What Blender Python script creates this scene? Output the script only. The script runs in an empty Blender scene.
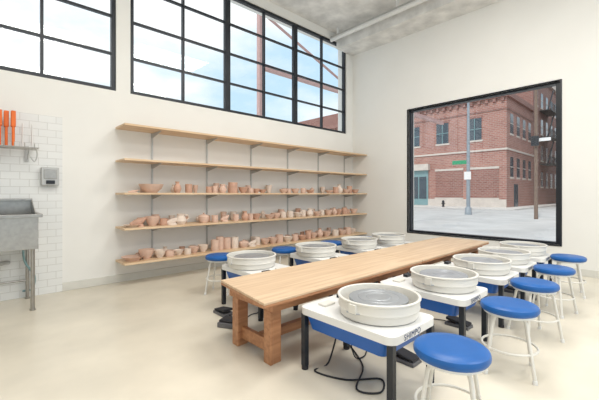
import bpy, math, random
from mathutils import Vector, Matrix
random.seed(7)
sc = bpy.context.scene
sc.view_settings.view_transform = 'Standard'

# ---------------------------------------------------------------- materials
def mat(name, col, rough=0.5, metal=0.0, noise=0.0, nscale=8, bump=0.0, bscale=30, spec=0.5, emit=0):
    m = bpy.data.materials.new(name); m.use_nodes = True
    nt = m.node_tree; b = nt.nodes['Principled BSDF']
    b.inputs['Base Color'].default_value = (*col, 1)
    b.inputs['Roughness'].default_value = rough
    b.inputs['Metallic'].default_value = metal
    b.inputs['Specular IOR Level'].default_value = spec
    tc = nt.nodes.new('ShaderNodeTexCoord')
    if noise > 0:
        n = nt.nodes.new('ShaderNodeTexNoise'); n.inputs['Scale'].default_value = nscale
        n.inputs['Detail'].default_value = 5
        nt.links.new(tc.outputs['Object'], n.inputs['Vector'])
        r = nt.nodes.new('ShaderNodeValToRGB')
        r.color_ramp.elements[0].position = 0.3; r.color_ramp.elements[1].position = 0.7
        r.color_ramp.elements[0].color = (*[c*(1-noise) for c in col], 1)
        r.color_ramp.elements[1].color = (*[min(1, c*(1+noise*0.5)) for c in col], 1)
        nt.links.new(n.outputs['Fac'], r.inputs['Fac'])
        nt.links.new(r.outputs['Color'], b.inputs['Base Color'])
    if bump > 0:
        n2 = nt.nodes.new('ShaderNodeTexNoise'); n2.inputs['Scale'].default_value = bscale
        n2.inputs['Detail'].default_value = 6
        nt.links.new(tc.outputs['Object'], n2.inputs['Vector'])
        bp = nt.nodes.new('ShaderNodeBump'); bp.inputs['Strength'].default_value = bump
        nt.links.new(n2.outputs['Fac'], bp.inputs['Height'])
        nt.links.new(bp.outputs['Normal'], b.inputs['Normal'])
    return m

def wood(name, c1, c2, scale=(0.8, 14, 14), rough=0.45):
    m = bpy.data.materials.new(name); m.use_nodes = True
    nt = m.node_tree; b = nt.nodes['Principled BSDF']; b.inputs['Roughness'].default_value = rough
    tc = nt.nodes.new('ShaderNodeTexCoord'); mp = nt.nodes.new('ShaderNodeMapping')
    mp.inputs['Scale'].default_value = scale
    n = nt.nodes.new('ShaderNodeTexNoise'); n.inputs['Scale'].default_value = 1.6
    n.inputs['Detail'].default_value = 8; n.inputs['Distortion'].default_value = 0.6
    r = nt.nodes.new('ShaderNodeValToRGB')
    r.color_ramp.elements[0].position = 0.35; r.color_ramp.elements[1].position = 0.65
    r.color_ramp.elements[0].color = (*c1, 1); r.color_ramp.elements[1].color = (*c2, 1)
    nt.links.new(tc.outputs['Object'], mp.inputs['Vector']); nt.links.new(mp.outputs[0], n.inputs['Vector'])
    nt.links.new(n.outputs['Fac'], r.inputs['Fac']); nt.links.new(r.outputs['Color'], b.inputs['Base Color'])
    return m

def brick(name, c1, c2, mortar, w, h, ms, rough=0.8, bumpy=0.3):
    m = bpy.data.materials.new(name); m.use_nodes = True
    nt = m.node_tree; b = nt.nodes['Principled BSDF']; b.inputs['Roughness'].default_value = rough
    tc = nt.nodes.new('ShaderNodeTexCoord'); sx = nt.nodes.new('ShaderNodeSeparateXYZ')
    ad = nt.nodes.new('ShaderNodeMath'); cb = nt.nodes.new('ShaderNodeCombineXYZ')
    nt.links.new(tc.outputs['Object'], sx.inputs[0])
    nt.links.new(sx.outputs[0], ad.inputs[0]); nt.links.new(sx.outputs[1], ad.inputs[1])
    nt.links.new(ad.outputs[0], cb.inputs[0]); nt.links.new(sx.outputs[2], cb.inputs[1])
    t = nt.nodes.new('ShaderNodeTexBrick'); t.inputs['Scale'].default_value = 1
    t.inputs['Color1'].default_value = (*c1, 1); t.inputs['Color2'].default_value = (*c2, 1)
    t.inputs['Mortar'].default_value = (*mortar, 1)
    t.inputs['Brick Width'].default_value = w; t.inputs['Row Height'].default_value = h
    t.inputs['Mortar Size'].default_value = ms
    nt.links.new(cb.outputs[0], t.inputs['Vector'])
    n = nt.nodes.new('ShaderNodeTexNoise'); n.inputs['Scale'].default_value = 0.5; n.inputs['Detail'].default_value = 5
    nt.links.new(tc.outputs['Object'], n.inputs['Vector'])
    mx = nt.nodes.new('ShaderNodeMixRGB'); mx.blend_type = 'MULTIPLY'; mx.inputs[0].default_value = 0.35 if bumpy > 0 else 0.05
    nt.links.new(t.outputs['Color'], mx.inputs[1]); nt.links.new(n.outputs['Fac'], mx.inputs[2])
    nt.links.new(mx.outputs[0], b.inputs['Base Color'])
    return m

M = {}
M['wall'] = mat('wall_paint', (0.83, 0.822, 0.79), 0.75, noise=0.02, nscale=1.5)
M['floor'] = mat('polished_concrete', (0.73, 0.675, 0.565), 0.26, noise=0.13, nscale=1.3, spec=0.5)
M['ceil'] = mat('rough_concrete', (0.80, 0.79, 0.765), 0.9, noise=0.22, nscale=3.5, bump=0.6, bscale=9)
M['base'] = mat('baseboard_paint', (0.68, 0.67, 0.62), 0.5, noise=0.03)
M['black'] = mat('black_steel', (0.010, 0.014, 0.022), 0.4, noise=0.1)
M['tile'] = brick('subway_tile', (0.82, 0.83, 0.82), (0.79, 0.80, 0.79), (0.64, 0.64, 0.62), 0.2, 0.1, 0.004, 0.2, 0)
M['steel'] = mat('stainless_steel', (0.40, 0.385, 0.36), 0.3, 0.9, noise=0.12, nscale=20)
M['alum'] = mat('aluminium', (0.40, 0.42, 0.45), 0.35, 0.5, noise=0.08, nscale=12)
M['chrome'] = mat('zinc_rail', (0.50, 0.50, 0.49), 0.4, 0.4, noise=0.05)
M['cream'] = mat('cream_plastic', (0.75, 0.73, 0.68), 0.4, noise=0.03, nscale=4)
M['white'] = mat('white_enamel', (0.80, 0.80, 0.79), 0.35, noise=0.02)
M['blue'] = mat('blue_vinyl', (0.004, 0.105, 0.38), 0.4, noise=0.12, nscale=6)
M['bluep'] = mat('blue_powdercoat', (0.008, 0.11, 0.45), 0.35, noise=0.05)
M['rubber'] = mat('dark_rubber', (0.02, 0.02, 0.025), 0.7, noise=0.1)
M['pedal'] = mat('grey_cast_metal', (0.13, 0.13, 0.14), 0.5, noise=0.15)
M['orange'] = mat('orange_rubber', (0.80, 0.16, 0.02), 0.5, noise=0.08)
M['clay1'] = mat('bisque_pink', (0.72, 0.51, 0.41), 0.85, noise=0.12, nscale=12)
M['clay2'] = mat('bisque_light', (0.78, 0.66, 0.57), 0.85, noise=0.1, nscale=12)
M['clay3'] = mat('bisque_red', (0.62, 0.38, 0.28), 0.85, noise=0.15, nscale=12)
M['ply'] = wood('plywood', (0.59, 0.41, 0.26), (0.72, 0.54, 0.37))
M['plyd'] = wood('orange_lumber', (0.38, 0.17, 0.08), (0.52, 0.26, 0.13))
M['shelf'] = wood('pine_board', (0.62, 0.42, 0.25), (0.76, 0.57, 0.38))
M['brickA'] = brick('red_brick', (0.38, 0.15, 0.12), (0.50, 0.23, 0.18), (0.48, 0.36, 0.32), 0.5, 0.2, 0.03)
M['brickB'] = brick('dark_red_brick', (0.28, 0.10, 0.08), (0.37, 0.16, 0.13), (0.36, 0.27, 0.24), 0.5, 0.2, 0.03)
M['stone'] = mat('limestone', (0.60, 0.54, 0.49), 0.8, noise=0.1, nscale=2)
M['wing'] = mat('dark_window_glass', (0.06, 0.08, 0.10), 0.15, noise=0.1)
M['teal'] = mat('teal_storefront', (0.20, 0.33, 0.35), 0.4, noise=0.1)
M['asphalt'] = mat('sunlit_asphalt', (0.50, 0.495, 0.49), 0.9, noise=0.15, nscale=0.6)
M['walk'] = mat('sidewalk_concrete', (0.62, 0.60, 0.575), 0.9, noise=0.10, nscale=1.2)
M['pole'] = mat('galvanised_pole', (0.30, 0.34, 0.38), 0.5, 0.3, noise=0.1)
M['timber'] = mat('utility_pole_timber', (0.20, 0.14, 0.11), 0.9, noise=0.2)
M['green'] = mat('sign_green', (0.02, 0.30, 0.14), 0.5, noise=0.05)
M['red'] = mat('rusty_red_steel', (0.50, 0.32, 0.30), 0.6, noise=0.12)
M['text'] = mat('label_ink', (0.02, 0.05, 0.16), 0.5, noise=0.02)
g = bpy.data.materials.new('window_glass'); g.use_nodes = True
nt = g.node_tree; nt.nodes.clear()
o = nt.nodes.new('ShaderNodeOutputMaterial'); mx = nt.nodes.new('ShaderNodeMixShader'); mx.inputs[0].default_value = 0.03
tr = nt.nodes.new('ShaderNodeBsdfTransparent'); gl = nt.nodes.new('ShaderNodeBsdfGlossy'); gl.inputs['Roughness'].default_value = 0.02
nt.links.new(tr.outputs[0], mx.inputs[1]); nt.links.new(gl.outputs[0], mx.inputs[2]); nt.links.new(mx.outputs[0], o.inputs[0])
M['glass'] = g

# ---------------------------------------------------------------- mesh builder
class B:
    def __init__(s): s.v = []; s.f = []; s.m = []; s.names = []
    def mi(s, n):
        if n not in s.names: s.names.append(n)
        return s.names.index(n)
    def add(s, vs, fs, m):
        o = len(s.v); s.v += [tuple(v) for v in vs]; k = s.mi(m)
        for f in fs: s.f.append([i+o for i in f]); s.m.append(k)
    def box(s, x0, x1, y0, y1, z0, z1, m, rot=0):
        vs = [(x0,y0,z0),(x1,y0,z0),(x1,y1,z0),(x0,y1,z0),(x0,y0,z1),(x1,y0,z1),(x1,y1,z1),(x0,y1,z1)]
        if rot:
            cx, cy = (x0+x1)/2, (y0+y1)/2; c, t = math.cos(rot), math.sin(rot)
            vs = [(cx+(x-cx)*c-(y-cy)*t, cy+(x-cx)*t+(y-cy)*c, z) for x,y,z in vs]
        s.add(vs, [(0,3,2,1),(4,5,6,7),(0,1,5,4),(1,2,6,5),(2,3,7,6),(3,0,4,7)], m)
    def prism(s, poly, z0, z1, m, inset=0):
        n = len(poly); cx = sum(p[0] for p in poly)/n; cy = sum(p[1] for p in poly)/n
        lo = [(cx+(p[0]-cx)*(1-inset), cy+(p[1]-cy)*(1-inset), z0) for p in poly]
        hi = [(p[0], p[1], z1) for p in poly]
        s.add(lo+hi, [tuple(range(n-1,-1,-1)), tuple(range(n,2*n))]+[(i,(i+1)%n,n+(i+1)%n,n+i) for i in range(n)], m)
    def sweep(s, pts, rads, m, n=12, caps=True):
        pts = [Vector(p) for p in pts]
        if not isinstance(rads, (list, tuple)): rads = [rads]*len(pts)
        vs = []; prev = None; q = None
        for i, p in enumerate(pts):
            if i == 0: d = pts[1]-pts[0]
            elif i == len(pts)-1: d = pts[-1]-pts[-2]
            else: d = (pts[i+1]-pts[i]).normalized()+(pts[i]-pts[i-1]).normalized()
            d.normalize()
            if q is None: q = d.to_track_quat('Z', 'Y')
            else: q = prev.rotation_difference(d) @ q
            prev = d
            for k in range(n):
                a = 2*math.pi*k/n
                vs.append(p + q @ Vector((math.cos(a)*rads[i], math.sin(a)*rads[i], 0)))
        fs = []
        for i in range(len(pts)-1):
            for k in range(n):
                fs.append((i*n+k, i*n+(k+1)%n, (i+1)*n+(k+1)%n, (i+1)*n+k))
        if caps:
            fs.append(tuple(range(n-1,-1,-1))); e = (len(pts)-1)*n; fs.append(tuple(range(e, e+n)))
        s.add(vs, fs, m)
    def curve(s, pts, r, m, n=6, sub=6):
        P = [Vector(p) for p in pts]; out = []
        for i in range(len(P)-1):
            p0 = P[max(i-1,0)]; p1 = P[i]; p2 = P[i+1]; p3 = P[min(i+2,len(P)-1)]
            for k in range(sub):
                t = k/sub
                out.append(0.5*((2*p1)+(p2-p0)*t+(2*p0-5*p1+4*p2-p3)*t*t+(3*p1-p0-3*p2+p3)*t**3))
        out.append(P[-1]); s.sweep(out, r, m, n)
    def lathe(s, prof, c, m, n=32, closed=False, sx=1, sy=1):
        vs = []; idx = []
        for r, z in prof:
            if r < 1e-6: idx.append([len(vs)]*n); vs.append((c[0], c[1], c[2]+z))
            else:
                idx.append(list(range(len(vs), len(vs)+n)))
                for k in range(n):
                    a = 2*math.pi*k/n; vs.append((c[0]+math.cos(a)*r*sx, c[1]+math.sin(a)*r*sy, c[2]+z))
        fs = []; L = len(prof)
        for i in range(L if closed else L-1):
            A, Bq = idx[i], idx[(i+1)%L]
            for k in range(n):
                f = [A[k], A[(k+1)%n], Bq[(k+1)%n], Bq[k]]
                g2 = []
                for q in f:
                    if q not in g2: g2.append(q)
                if len(g2) > 2: fs.append(tuple(g2))
        s.add(vs, fs, m)
    def ring(s, c, R, r, m, n=32, k=8):
        s.lathe([(R+math.cos(2*math.pi*i/k)*r, math.sin(2*math.pi*i/k)*r) for i in range(k)], c, m, n, True)
    def mesh(s, name, smooth=35):
        me = bpy.data.meshes.new(name); me.from_pydata(s.v, [], s.f)
        for n in s.names: me.materials.append(M[n])
        me.polygons.foreach_set('material_index', s.m)
        me.polygons.foreach_set('use_smooth', [True]*len(s.f))
        me.update(); me.set_sharp_from_angle(angle=math.radians(smooth)); return me
    def obj(s, name, loc=(0,0,0), rot=0, bevel=0, parent=None):
        ob = bpy.data.objects.new(name, s.mesh(name)); sc.collection.objects.link(ob)
        ob.location = loc; ob.rotation_euler[2] = rot
        if bevel:
            md = ob.modifiers.new('bevel', 'BEVEL'); md.width = bevel; md.segments = 2
            md.limit_method = 'ANGLE'; md.angle_limit = math.radians(40)
        if parent: ob.parent = parent
        return ob

def rrect(x0, x1, y0, y1, r, k=6):
    p = []
    for cx, cy, a0 in ((x1-r,y1-r,0),(x0+r,y1-r,90),(x0+r,y0+r,180),(x1-r,y0+r,270)):
        for i in range(k+1):
            a = math.radians(a0+90*i/k); p.append((cx+r*math.cos(a), cy+r*math.sin(a)))
    return p

def inst(src, name, loc, rot=0):
    ob = bpy.data.objects.new(name, src.data); sc.collection.objects.link(ob)
    ob.location = loc; ob.rotation_euler[2] = rot
    for md in src.modifiers:
        m2 = ob.modifiers.new(md.name, md.type)
        m2.width = md.width; m2.segments = md.segments; m2.limit_method = md.limit_method; m2.angle_limit = md.angle_limit
    return ob

# ---------------------------------------------------------------- room shell
WY, WX, CH = 5.94, 7.52, 5.62
W0, W1 = 3.03, 5.42
b = B(); b.box(-3, WX, -4, WY, -0.2, 0, 'floor'); b.obj('floor')
b = B(); b.box(-3.2, WX+0.3, -4, WY+0.3, CH, CH+0.25, 'ceil'); b.box(6.85, WX, -4, WY, 5.22, CH, 'ceil'); b.obj('ceiling')
b = B()
b.box(-3, WX+0.3, WY, WY+0.3, -0.2, W0, 'wall'); b.box(-3, WX+0.3, WY, WY+0.3, W1, CH, 'wall')
b.box(-3, -2.2, WY, WY+0.3, W0, W1, 'wall'); b.box(1.56, 1.77, WY, WY+0.3, W0, W1, 'wall')
b.box(7.26, WX+0.3, WY, WY+0.3, W0, W1, 'wall'); b.obj('wall_back')
b = B(); y0, y1, z0, z1 = 1.30, 4.26, 0.49, 3.42
b.box(WX, WX+0.3, -4, WY, -0.2, z0, 'wall'); b.box(WX, WX+0.3, -4, WY, z1, CH, 'wall')
b.box(WX, WX+0.3, -4, y0, z0, z1, 'wall'); b.box(WX, WX+0.3, y1, WY, z0, z1, 'wall'); b.obj('wall_right')
b = B(); b.box(-3.2, -3, -4, WY+0.3, -0.2, CH, 'wall'); b.obj('wall_left')
b = B(); b.box(0.85, WX-0.02, WY-0.02, WY, 0, 0.12, 'base'); b.obj('baseboard_back', bevel=0.004)
b = B(); b.box(WX-0.02, WX, -4, WY, 0, 0.12, 'base'); b.obj('baseboard_right', bevel=0.004)
b = B(); b.box(-3, 0.85, WY-0.015, WY, 0, 2.5, 'tile'); b.obj('wall_tile_panel')

def clerestory(name, x0, x1, cols, rows, thick):
    b = B(); ya, yb = WY+0.03, WY+0.11; t = 0.06
    b.box(x0, x1, ya, yb, W0, W0+t, 'black'); b.box(x0, x1, ya, yb, W1-t, W1, 'black')
    for i in range(cols+1):
        x = x0+(x1-x0)*i/cols
        h = 0.06 if i in thick else 0.018
        if i == 0: b.box(x0, x0+0.06, ya, yb, W0+t, W1-t, 'black')
        elif i == cols: b.box(x1-0.06, x1, ya, yb, W0+t, W1-t, 'black')
        else: b.box(x-h, x+h, ya+0.005, yb-0.005, W0+t, W1-t, 'black')
    for j in range(1, rows):
        z = W0+(W1-W0)*j/rows
        b.box(x0+t, x1-t, ya+0.015, yb-0.015, z-0.018, z+0.018, 'black')
    b.box(x0+t, x1-t, ya+0.035, ya+0.04, W0+t, W1-t, 'glass')
    b.obj(name)
clerestory('window_1', -2.2, 1.56, 4, 4, (2,))
clerestory('window_2', 1.77, 7.26, 6, 4, (2, 4))

b = B(); t = 0.04; xa, xb = WX+0.06, WX+0.2
b.box(xa, xb, y0, y1, z0, z0+t, 'black'); b.box(xa, xb, y0, y1, z1-t, z1, 'black')
b.box(xa, xb, y0, y0+0.07, z0+t, z1-t, 'black'); b.box(xa, xb, y1-t, y1, z0+t, z1-t, 'black')
b.box(xa+0.07, xa+0.075, y0+0.07, y1-t, z0+t, z1-t, 'glass'); b.obj('window_3')
b = B()
b.box(WX-0.012, WX+0.05, y0-0.03, y0, z0-0.02, z1+0.015, 'black'); b.box(WX-0.012, WX+0.05, y1, y1+0.015, z0-0.02, z1+0.015, 'black')
b.box(WX-0.012, WX+0.05, y0, y1, z1, z1+0.015, 'black'); b.box(WX-0.012, WX+0.05, y0, y1, z0-0.02, z0, 'black')
b.obj('trim_1')
b = B(); b.sweep([(6.62, -4, 5.38), (6.62, 5.92, 5.38)], 0.05, 'white'); b.box(6.59, 6.65, -4, 5.92, 5.425, 5.46, 'chrome')
for y in (-2, 0, 2, 4, 5.7): b.box(6.60, 6.64, y-0.02, y+0.02, 5.46, CH, 'white')
b.obj('ceiling_conduit')

# ---------------------------------------------------------------- shelving
sh = bpy.data.objects.new('wall_shelving', None); sc.collection.objects.link(sh)
HS = [2.45, 1.93, 1.42, 0.89, 0.37]
for i, h in enumerate(HS):
    b = B(); b.box(1.54, WX-0.01, 5.44, WY-0.03, h-0.03, h, 'shelf'); b.obj('shelf_board_%d' % (i+1), parent=sh, bevel=0.003)
b = B()
for k in range(6):
    x = 2.11+k*1.01
    b.box(x-0.014, x+0.014, WY-0.018, WY-.001, 0.25, 2.43, 'chrome')
    for h in HS:
        vs = [(x-0.006, WY-0.018, h-0.031), (x-0.006, 5.54, h-0.031), (x-0.006, 5.54, h-0.045), (x-0.006, WY-0.018, h-0.11)]
        vs += [(x+0.006, a[1], a[2]) for a in vs]
        b.add(vs, [(0,1,2,3),(7,6,5,4),(0,4,5,1),(1,5,6,2),(2,6,7,3),(3,7,4,0)], 'chrome')
b.obj('brackets_and_standards', parent=sh)

# ---------------------------------------------------------------- pottery
def bowl(b, x, y, z, r, h, m):
    b.lathe([(0,0),(r*.45,0),(r*.47,.006),(r*.8,h*.45),(r,h),(r*.94,h),(r*.72,h*.5),(r*.4,h*.15),(0,h*.12)], (x,y,z), m, 20)
def cyl(b, x, y, z, r, h, m):
    b.lathe([(0,0),(r*.92,0),(r,h*.1),(r*.97,h*.6),(r,h),(r*.86,h),(r*.84,h*.15),(0,h*.12)], (x,y,z), m, 18)
def mug(b, x, y, z, r, h, m):
    cyl(b, x, y, z, r, h, m)
    b.sweep([(x+r*.9, y, z+h*.8), (x+r*1.5, y, z+h*.78), (x+r*1.7, y, z+h*.5), (x+r*1.45, y, z+h*.25), (x+r*.9, y, z+h*.22)], r*.13, m, 6)
def vase(b, x, y, z, r, h, m):
    b.lathe([(0,0),(r*.6,0),(r*.95,h*.25),(r,h*.4),(r*.75,h*.65),(r*.4,h*.82),(r*.42,h*.9),(r*.58,h),(r*.48,h),(r*.3,h*.85),(0,h*.7)], (x,y,z), m, 18)
def pitcher(b, x, y, z, r, h, m):
    b.lathe([(0,0),(r*.7,0),(r,h*.3),(r*.9,h*.55),(r*.6,h*.8),(r*.72,h),(r*.62,h),(r*.5,h*.8),(0,h*.6)], (x,y,z), m, 18)
    b.sweep([(x+r*.6, y, z+h*.88), (x+r*1.3, y, z+h*.85), (x+r*1.55, y, z+h*.55), (x+r*.95, y, z+h*.3)], r*.13, m, 6)
def plate(b, x, y, z, r, h, m):
    b.lathe([(0,0),(r*.6,0),(r*.65,h*.3),(r,h),(r*.97,h),(r*.6,h*.5),(0,h*.45)], (x,y,z), m, 22)
def sculpt(b, x, y, z, r, h, m):
    pts = [(x-r, y, z+h*.25), (x-r*.4, y+.01, z+h*.38), (x+r*.2, y, z+h*.5), (x+r*.7, y-.01, z+h*.75), (x+r, y, z+h*.9)]
    b.sweep(pts, [h*.15, h*.3, h*.38, h*.2, h*.1], m, 9)
    b.lathe([(0,0),(r*.8,0),(r*.6,h*.25),(0,h*.35)], (x,y,z), m, 12)
def lidded(b, x, y, z, r, h, m):
    b.lathe([(0,0),(r*.7,0),(r,h*.35),(r*.98,h*.55),(r*1.03,h*.58),(r*.9,h*.72),(r*.4,h*.85),(r*.12,h*.88),(r*.18,h),(0,h)], (x,y,z), m, 18)
F = dict(b=bowl, c=cyl, m=mug, v=vase, p=pitcher, t=plate, s=sculpt, l=lidded)
CL = ['clay1','clay1','clay2','clay2','clay3']
def group(name, z, items, back=0):
    b = B()
    for k, x, r, h in items:
        F[k](b, x, random.uniform(5.58, 5.66), z, r*1.18, h*1.25, random.choice(CL))
    for i in range(back):
        x = 1.75+(7.2-1.75)*(i+random.uniform(.3,.7))/back
        F[random.choice('bcmvbcbl')](b, x, random.uniform(5.80, 5.83), z, random.uniform(.045,.068), random.uniform(.09,.19), random.choice(CL))
    b.obj(name)
group('bisque_pottery', HS[2], [('b',1.98,.16,.11),('s',1.72,.07,.04),('v',2.40,.055,.15),('c',2.60,.05,.12),('c',2.98,.045,.09),('c',3.10,.045,.10),
  ('p',3.27,.06,.13),('c',3.48,.075,.16),('b',3.72,.08,.09),('c',3.88,.05,.08),('b',4.04,.07,.07),('b',4.22,.07,.06),('b',4.76,.08,.07),('c',4.93,.05,.08),
  ('b',5.10,.08,.08),('m',5.32,.05,.09),('b',5.55,.08,.06),('b',6.2,.09,.06),('c',6.42,.06,.12),('v',6.60,.08,.18),('b',6.82,.08,.08),('c',7.0,.06,.15),('b',7.2,.08,.08)], 13)
group('bisque_pottery', HS[3], [('t',1.70,.11,.03),('s',1.80,.10,.12),('b',2.02,.10,.12),('m',2.18,.05,.09),('s',2.32,.09,.10),('p',2.47,.08,.14),('l',2.90,.08,.14),('c',3.10,.05,.10),
  ('s',3.32,.07,.10),('c',3.55,.05,.10),('v',3.75,.06,.14),('c',3.88,.045,.10),('b',4.06,.08,.09),('b',4.35,.09,.07),('b',4.55,.09,.09),('c',4.75,.06,.10),('m',4.95,.06,.11),
  ('b',5.15,.09,.08),('c',5.36,.06,.12),('p',5.55,.07,.14),('b',5.76,.09,.08),('c',5.96,.06,.11),('b',6.18,.09,.10),('v',6.4,.06,.14),('b',6.6,.08,.10),('c',6.78,.06,.13),('c',6.94,.06,.09),('b',7.15,.09,.10)], 22)
group('bisque_pottery', HS[4], [('t',1.72,.14,.05),('b',1.92,.10,.12),('b',2.12,.08,.10),('m',2.28,.06,.08),('b',2.44,.07,.07),('c',2.58,.05,.08),('b',2.72,.08,.09),('b',2.90,.08,.10),
  ('c',3.10,.06,.16),('c',3.24,.06,.19),('c',3.38,.06,.17),('c',3.53,.06,.17),('l',3.72,.08,.12),('s',3.92,.08,.10),('c',4.08,.06,.13),('b',4.25,.08,.09),('b',4.45,.09,.10),('c',4.65,.07,.13),
  ('b',4.86,.10,.09),('m',5.08,.06,.11),('b',5.3,.1,.08),('c',5.5,.06,.15),('b',5.7,.09,.10),('v',5.92,.07,.17),('b',6.15,.1,.1),('c',6.4,.07,.12),('b',6.65,.1,.1),('c',6.9,.07,.14),('b',7.12,.1,.1)], 24)

# ---------------------------------------------------------------- work tables
TH = 0.58
def worktable(poly, x0, x1, ya, yb):
    b = B()
    b.prism(poly, TH-0.022, TH, 'ply'); b.prism([(p[0]*0.999+0.003, p[1]) for p in poly], TH-0.045, TH-0.022, 'plyd')
    ins = 0.09; p = 0.085
    b.box(x0+ins, x1-ins, ya+ins, ya+ins+0.04, TH-0.135, TH-0.045, 'plyd'); b.box(x0+ins, x1-ins, yb-ins-0.04, yb-ins, TH-0.135, TH-0.045, 'plyd')
    for x in (x0+ins, x1-ins-0.04): b.box(x, x+0.04, ya+ins+0.04, yb-ins-0.04, TH-0.135, TH-0.045, 'plyd')
    for x in (x0+ins+0.04, x1-ins-0.04-p):
        for y in (ya+ins+0.04, yb-ins-0.04-p):
            b.box(x, x+p, y, y+p, 0, TH-0.045, 'plyd')
            b.box(x-0.03, x, y-0.005, y+p+0.005, 0.0, TH-0.14, 'plyd')
        b.box(x+0.02, x+0.06, ya+ins+0.04+p, yb-ins-0.04-p, 0.06, 0.17, 'plyd')
    b.box(x0+ins+0.04+p, x1-ins-0.04-p, (ya+yb)/2-0.03, (ya+yb)/2+0.03, 0.08, 0.16, 'plyd')
    return b.obj('worktable', bevel=0.004)
worktable([(1.55,2.06),(4.0,2.07),(4.0,2.92),(1.67,2.90)], 1.62, 4.0, 2.07, 2.90)
worktable([(4.012,2.07),(6.42,2.10),(6.50,2.96),(4.012,2.92)], 4.012, 6.44, 2.09, 2.92)

# ---------------------------------------------------------------- pottery wheel
b = B()
b.prism(rrect(-.335,.255,-.335,.53,.07), .445, .50, 'white')
b.prism(rrect(-.31,.23,-.27,.49,.05), .33, .4445, 'bluep', inset=0.10)
for x in (-.30,.22):
    for y in (-.30,.49):
        b.box(x-.022,x+.022,y-.022,y+.022,.03,.4445,'black')
        b.lathe([(0,0),(.028,0),(.028,.03),(0,.03)], (x,y,0), 'rubber', 12)
pan = [(0,.501),(.27,.501),(.285,.51),(.290,.56),(.297,.562),(.302,.572),(.298,.58),(.300,.630),(.308,.635),(.308,.645),(.299,.649),(.287,.645),(.281,.60),(.275,.535),(.26,.53),(0,.53)]
b.lathe(pan, (0,0,0), 'cream', 48)
b.lathe([(0,.53),(.05,.53),(.05,.59),(.215,.60),(.22,.605),(.22,.620),(.216,.624),(.16,.624),(.158,.621),(.153,.621),(.151,.624),(.10,.624),(.098,.621),(.093,.621),(.091,.624),(0,.624)], (0,0,0), 'alum', 48)
for s in (-1, 1):
    b.box(s*.308-.014, s*.308+.014, -.03, .03, .57, .632, 'cream')
    b.sweep([(s*.29,-.05,.571),(s*.315,-.02,.571),(s*.315,.05,.571)], .006, 'alum', 6)
b.box(-.20,-.08,.36,.44,.5005,.515,'cream'); b.box(.06,.16,.42,.47,.5005,.53,'black')
b.box(.34,.48,-.10,.14,.0,.03,'pedal')
b.add([(.35,-.09,.035),(.47,-.09,.035),(.47,.13,.06),(.35,.13,.06),(.35,-.09,.05),(.47,-.09,.05),(.47,.13,.085),(.35,.13,.085)],
      [(0,3,2,1),(4,5,6,7),(0,1,5,4),(1,2,6,5),(2,3,7,6),(3,0,4,7)], 'rubber')
b.curve([(.41,.12,.02),(.40,.25,.01),(.33,.33,.01),(.20,.28,.01),(.10,.30,.03),(.08,.34,.2),(.08,.35,.36)], .006, 'rubber', 6)
WHX = [(2.20,1.49),(3.30,1.49),(4.30,1.49),(5.13,1.50),(6.03,1.50)]
src = b.obj('pottery_wheel', (*WHX[0], 0), bevel=0.005)
first = src
for p in WHX[1:]: inst(src, 'pottery_wheel', (*p, 0))
for p in ((2.48,3.55),(3.65,3.57),(4.70,3.57),(5.60,3.57)): inst(src, 'pottery_wheel', (*p, 0), math.pi)
for i, ob in enumerate([o for o in sc.objects if o.name.startswith('pottery_wheel')]):
    cu = bpy.data.curves.new('label', 'FONT'); cu.body = 'SHIMPO'; cu.size = 0.055; cu.extrude = 0.0005; cu.align_x = 'CENTER'; cu.space_character = 1.15
    cu.materials.append(M['text'])
    tx = bpy.data.objects.new('label', cu); sc.collection.objects.link(tx); tx.parent = ob
    tx.location = (-.10, -.3365, .453); tx.rotation_euler = (math.pi/2, 0, 0)
b = B()
b.curve([(-.1,.3,.36),(-.12,.40,.02),(-.28,.40,.008),(-.20,.15,.008),(0,-.02,.008),(-.15,-.12,.008),(-.24,.02,.008),(.05,.18,.008),(.25,.45,.008),(.28,.52,.008)], .007, 'rubber', 6)
b.obj('power_cable', parent=first)

# ---------------------------------------------------------------- stools
b = B()
b.lathe([(0,.470),(.18,.470),(.195,.476),(.204,.490),(.206,.505),(.200,.522),(.184,.533),(.13,.539),(0,.541)], (0,0,0), 'blue', 40)
b.lathe([(0,.452),(.175,.452),(.18,.456),(.18,.4695),(0,.4695)], (0,0,0), 'white', 32)
for k in range(4):
    a = math.pi/4+k*math.pi/2; c, s_ = math.cos(a), math.sin(a)
    b.sweep([(.10*c,.10*s_,.447),(.135*c,.135*s_,.44),(.155*c,.155*s_,.41),(.225*c,.225*s_,.02)], .0125, 'cream', 10)
    b.sweep([(.223*c,.223*s_,.03),(.227*c,.227*s_,.0)], .016, 'white', 10)
b.ring((0,0,.20), .192, .009, 'cream', 40)
ST = [(1.97,.845),(3.08,.86),(4.01,.90),(4.98,.92),(6.03,.95),(2.50,4.36),(3.57,4.20),(4.68,4.18),(5.65,4.18)]
src = b.obj('stool', (*ST[0], 0), rot=0.3)
for i, p in enumerate(ST[1:]): inst(src, 'stool', (*p, 0), 0.3+0.5*i)

b = B(); b.box(-.09,.09,-.13,.13,0,.05,'pedal'); b.box(-.07,.07,-.11,.12,.051,.075,'rubber'); b.obj('foot_pedal', (1.95,3.15,0), 0.5, bevel=.008)

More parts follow.
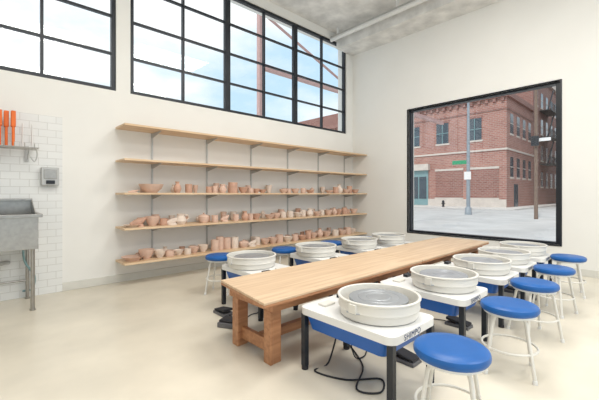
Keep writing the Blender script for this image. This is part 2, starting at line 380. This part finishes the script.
# ---------------------------------------------------------------- sink
b = B(); x0,x1,ya,yb = -0.75,0.50,5.16,5.90
zt, zb = 1.14, 0.74; w = .012
b.box(x0,x1,ya,ya+w,zb,zt,'steel'); b.box(x0,x1,yb-w,yb,zb,1.34,'steel')
b.box(x0,x0+w,ya+w,yb-w,zb,zt,'steel'); b.box(x1-w,x1,ya+w,yb-w,zb,zt,'steel'); b.box(x0+w,x1-w,ya+w,yb-w,zb,zb+w,'steel')
b.add([(x1-w,ya+.15,zt),(x1-w,yb-w,zt),(x1-w,yb-w,1.33),(x1,ya+.15,zt),(x1,yb-w,zt),(x1,yb-w,1.33)], [(0,1,2),(5,4,3),(0,2,5,3),(1,4,5,2)], 'steel')
b.box(x0-.04,x1+.04,ya-.04,ya,zt-.02,zt+.02,'steel'); b.box(x1,x1+.04,ya,yb,zt-.02,zt+.02,'steel')
b.box(x0,x1,yb-.08,yb-w,1.31,1.34,'steel')
for x in (x0+.05,x1-.05):
    for y in (ya+.05,yb-.06):
        b.sweep([(x,y,.02),(x,y,zb)], .022, 'steel', 12); b.lathe([(0,0),(.03,0),(.03,.02),(0,.02)], (x,y,0), 'steel', 12)
b.sweep([(x0+.05,yb-.06,.25),(x1-.05,yb-.06,.25)], .014, 'steel', 10)
b.curve([(-.1,5.5,zb),(-.1,5.5,.55),(-.05,5.5,.48),(.05,5.55,.48),(.1,5.6,.52),(.2,5.75,.52),(.25,5.88,.50)], .028, 'chrome', 10)
b.curve([(.40,5.80,zb),(.42,5.82,.5),(.52,5.83,.3),(.50,5.85,.12),(.40,5.88,.10)], .014, 'teal', 8)
b.curve([(-.2,5.88,1.22),(-.2,5.74,1.22),(-.2,5.72,1.3),(-.2,5.62,1.42),(-.2,5.48,1.40),(-.2,5.44,1.30)], .014, 'chrome', 10)
b.box(-.34,-.06,5.85,5.885,1.20,1.25,'chrome'); b.obj('utility_sink', bevel=.003)
b = B()
b.box(-.10,.10,-.09,0,-.12,.13,'chrome'); b.box(-.075,.075,-.10,-.09,-.03,.10,'steel'); b.box(-.05,.05,-.11,-.09,-.10,-.05,'black')
b.obj('soap_dispenser', (0.70, WY-0.016, 1.64), bevel=.01)
b = B()
for k in range(9): b.sweep([(-.8,5.895-.04*k-.005,2.0),(.55,5.895-.04*k-.005,2.0)], .005, 'chrome', 6)
for k in range(14):
    x = -.8+k*.1; b.sweep([(x,5.90,2.0),(x,5.56,2.0),(x,5.54,2.05)], .005, 'chrome', 6)
    b.sweep([(x,5.88,2.0),(x,5.86,2.34)], .006, 'white', 6)
for x in (-.7,.45): b.sweep([(x,5.90,1.86),(x,5.60,2.0)], .006, 'chrome', 6); b.box(x-.02,x+.02,5.895,5.920,1.84,2.05,'chrome')
b.curve([(.52,5.60,2.0),(.53,5.60,1.90),(.50,5.58,1.82),(.46,5.58,1.88)], .008,'chrome',6)
b.obj('wire_drying_rack')
b = B()
for k in range(7):
    x = -.10+k*.066; dy = .03*(k%3)
    b.box(x-.014,x+.014,5.66+dy,5.74+dy,2.006,2.30,'orange'); b.box(x-.024,x+.024,5.65+dy,5.75+dy,2.26,2.46,'orange')
b.obj('orange_scrapers', bevel=.006)

# ---------------------------------------------------------------- exterior
GZ = -0.05
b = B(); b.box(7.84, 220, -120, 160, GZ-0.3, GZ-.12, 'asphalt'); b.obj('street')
b = B(); b.box(7.84, 12.5, -60, 80, GZ-.11, GZ, 'walk'); b.obj('sidewalk')
b = B(); b.box(37.5, 100, 10.0, 80, GZ-.11, GZ, 'walk'); b.obj('sidewalk')
def winx(b, X, y, z, w, h):
    b.box(X-.06, X+.1, y-w/2-.12, y+w/2+.12, z-h/2-.2, z-h/2, 'stone')
    b.box(X-.04, X+.1, y-w/2-.12, y+w/2+.12, z+h/2, z+h/2+.25, 'brickB')
    b.box(X-.02, X+.1, y-w/2, y+w/2, z-h/2, z+h/2, 'wing')
    b.box(X-.05, X+.1, y-.04, y+.04, z-h/2, z+h/2, 'teal'); b.box(X-.05, X+.1, y-w/2, y+w/2, z-.04, z+.04, 'teal')
def winy(b, Y, x, z, w, h):
    b.box(x-w/2-.12, x+w/2+.12, Y-.06, Y+.1, z-h/2-.2, z-h/2, 'stone')
    b.box(x-w/2, x+w/2, Y-.02, Y+.1, z-h/2, z+h/2, 'wing')
    b.box(x-w/2, x+w/2, Y-.05, Y+.1, z-.04, z+.04, 'stone')
b = B(); BX, BY, BH = 41.4, 11.8, 12.4
b.box(BX, 52, BY, 60, GZ, BH, 'brickA'); b.box(BX-.3, 52, BY-.3, 60.3, BH-.5, BH+.1, 'brickB')
for k in range(60): b.box(BX-.22, BX, BY+.2+k*.8, BY+.5+k*.8, BH-.9, BH-.5, 'brickB')
b.box(BX-.12, 52, BY-.12, 60, 6.2, 6.4, 'stone'); b.box(BX-.08, 52, BY-.08, 60, 10.6, 10.75, 'brickB')
b.box(BX-.1, BX, BY, 60, GZ, .8, 'stone')
for k in range(10): winx(b, BX, 15.06+k*3.74, 8.8, 1.5, 2.5)
for k in range(8): winx(b, BX, 26+k*3.74, 3.2, 1.8, 2.8)
b.box(BX-.12, BX+.1, 20.6, 24.2, 0, 4.8, 'teal')
for k in range(3): b.box(BX-.16, BX, 20.8+k*1.12, 21.75+k*1.12, .8, 3.6, 'wing')
b.box(BX-.5, BX, 20.4, 24.4, 4.4, 5.2, 'stone')
for ya_, yb_ in ((12.6, 15.6), (16.4, 19.6)):
    b.box(BX-.08, BX+.1, ya_, yb_, .9, 4.2, 'brickB'); b.box(BX-.12, BX+.1, ya_-.1, yb_+.1, 4.2, 4.45, 'stone'); b.box(BX-.12, BX+.1, ya_-.1, yb_+.1, .8, .95, 'stone')
for k in range(4):
    for z in (9.2, 4.4): winy(b, BY, 43.2+k*2.4, z, 1.1, 2.2)
b.box(44.0, 45.2, BY-.1, BY+.1, GZ, 2.5, 'wing')
b.obj('brick_building')
b = B(); b.box(52.02, 110, BY, 60, GZ, 17.5, 'brickB'); b.box(52.02, 110, BY-.35, BY, 16.9, 17.6, 'stone')
for k in range(18):
    for z in (3.4, 7.0, 10.6, 14.2): winy(b, BY, 53.8+k*2.8, z, 1.2, 2.0)
for z in (5.4, 9.0, 12.6):
    b.box(55.2, 60.2, BY-1.3, BY, z, z+.08, 'black')
    for k in range(11): b.box(55.2+k*.5, 55.25+k*.5, BY-1.3, BY-1.25, z, z+1.0, 'black')
    b.box(55.2, 60.2, BY-1.3, BY-1.25, z+.95, z+1.02, 'black')
    b.sweep([(55.8, BY-.8, z), (59.4, BY-.8, z+3.5)], .09, 'black', 4)
b.obj('brick_building')
b = B(); b.box(46, 110, -22, 3.5, GZ, 15, 'brickB')
for k in range(8):
    for z in (3.6, 7.6, 11.6): winx(b, 46, 2.0-k*3.0, z, 1.4, 2.2)
b.obj('brick_building')
b = B(); px, py = 27.2, 10.35
b.lathe([(0,0),(.25,0),(.22,.5),(.14,.6),(.12,5),(.08,9.5),(0,9.5)], (px,py,GZ-.12), 'pole', 14)
b.sweep([(px,py,9.2),(px-.2,py+1.2,9.8),(px-.3,py+2.6,9.9)], .06, 'pole', 8)
b.box(px-.55,px-.15,py+2.4,py+3.2,9.75,9.95,'pole')
b.box(px-.03,px+.03,py-.1,py+1.2,3.7,4.0,'green'); b.box(px-.16,px-.13,py-.25,py+.25,2.5,3.1,'white')
b.obj('street_lamp')
b = B(); px, py = 25.4, 5.6
b.sweep([(px,py,GZ-.12),(px,py,11)], [.11,.08], 'timber', 12); b.box(px-.06,px+.06,py-1.2,py+1.2,8.6,8.75,'timber')
b.box(px-.28,px-.11,py-.2,py+.2,4.4,5.0,'black'); b.box(px-.2,px-.15,py-.8,py-.2,4.65,4.85,'white')
b.obj('utility_pole')
b = B(); b.lathe([(0,0),(.16,0),(.16,.08),(.11,.1),(.11,.5),(.15,.52),(.13,.66),(.05,.74),(0,.76)], (0,0,0), 'black', 14)
b.sweep([(-.2,0,.38),(.2,0,.38)], .06, 'black', 10); b.sweep([(0,-.2,.38),(0,.2,.38)], .06, 'black', 10); b.obj('fire_hydrant', (38.3,17.3,GZ))
b = B()
b.box(6.6, 20, 9.0, 9.16, 5.5, 5.68, 'red')
for x in (6.6, 12.5): b.box(x, x+.16, 9.0, 9.16, GZ, 5.5, 'red')
b.sweep([(6.7,9.08,7.4),(12,9.08,5.6)], .06, 'red', 4); b.box(6.6,6.76,9.0,9.16,5.68,7.5,'red')
b.obj('steel_canopy_frame')

# ---------------------------------------------------------------- world & lights
w = bpy.data.worlds.new('sky'); sc.world = w; w.use_nodes = True; nt = w.node_tree
bg = nt.nodes['Background']; bg.inputs['Strength'].default_value = 1.3
tc = nt.nodes.new('ShaderNodeTexCoord'); mp = nt.nodes.new('ShaderNodeMapping'); mp.inputs['Scale'].default_value = (1, 1, 2.2)
n = nt.nodes.new('ShaderNodeTexNoise'); n.inputs['Scale'].default_value = 2.6; n.inputs['Detail'].default_value = 7
r = nt.nodes.new('ShaderNodeValToRGB')
r.color_ramp.elements[0].position = 0.36; r.color_ramp.elements[0].color = (0.47, 0.67, 0.82, 1)
r.color_ramp.elements[1].position = 0.56; r.color_ramp.elements[1].color = (0.87, 0.90, 0.91, 1)
nt.links.new(tc.outputs['Generated'], mp.inputs[0]); nt.links.new(mp.outputs[0], n.inputs['Vector'])
nt.links.new(n.outputs['Fac'], r.inputs[0]); nt.links.new(r.outputs[0], bg.inputs['Color'])

sl = bpy.data.lights.new('sun', 'SUN'); sl.energy = 2.0; sl.angle = 0.02; sl.color = (1, .96, .9)
so = bpy.data.objects.new('sun', sl); sc.collection.objects.link(so)
so.rotation_euler = Vector((.8, .15, -1.0)).to_track_quat('-Z', 'Y').to_euler()
for i, (x, y) in enumerate([(1.0, 1.5), (4.0, 2.0), (1.0, -2.0), (4.5, -1.5)]):  # added fill: out-of-view area lights that brighten the walls, no modelled fixtures
    l = bpy.data.lights.new('fill_light', 'AREA'); l.shape = 'RECTANGLE'; l.size = 2.0; l.size_y = 1.2; l.energy = 106; l.color = (1, .965, .91)
    lo = bpy.data.objects.new('fill_light', l); sc.collection.objects.link(lo); lo.location = (x, y, 5.35)

# ---------------------------------------------------------------- camera
cd = bpy.data.cameras.new('camera'); cam = bpy.data.objects.new('camera', cd); sc.collection.objects.link(cam)
cam.location = (0, 0, 1.4); cam.rotation_euler = (math.pi/2, 0, math.radians(-42.9))
cd.sensor_width = 36; cd.lens = 342/599*36; cd.shift_y = -6/599; cd.clip_end = 500
sc.camera = cam
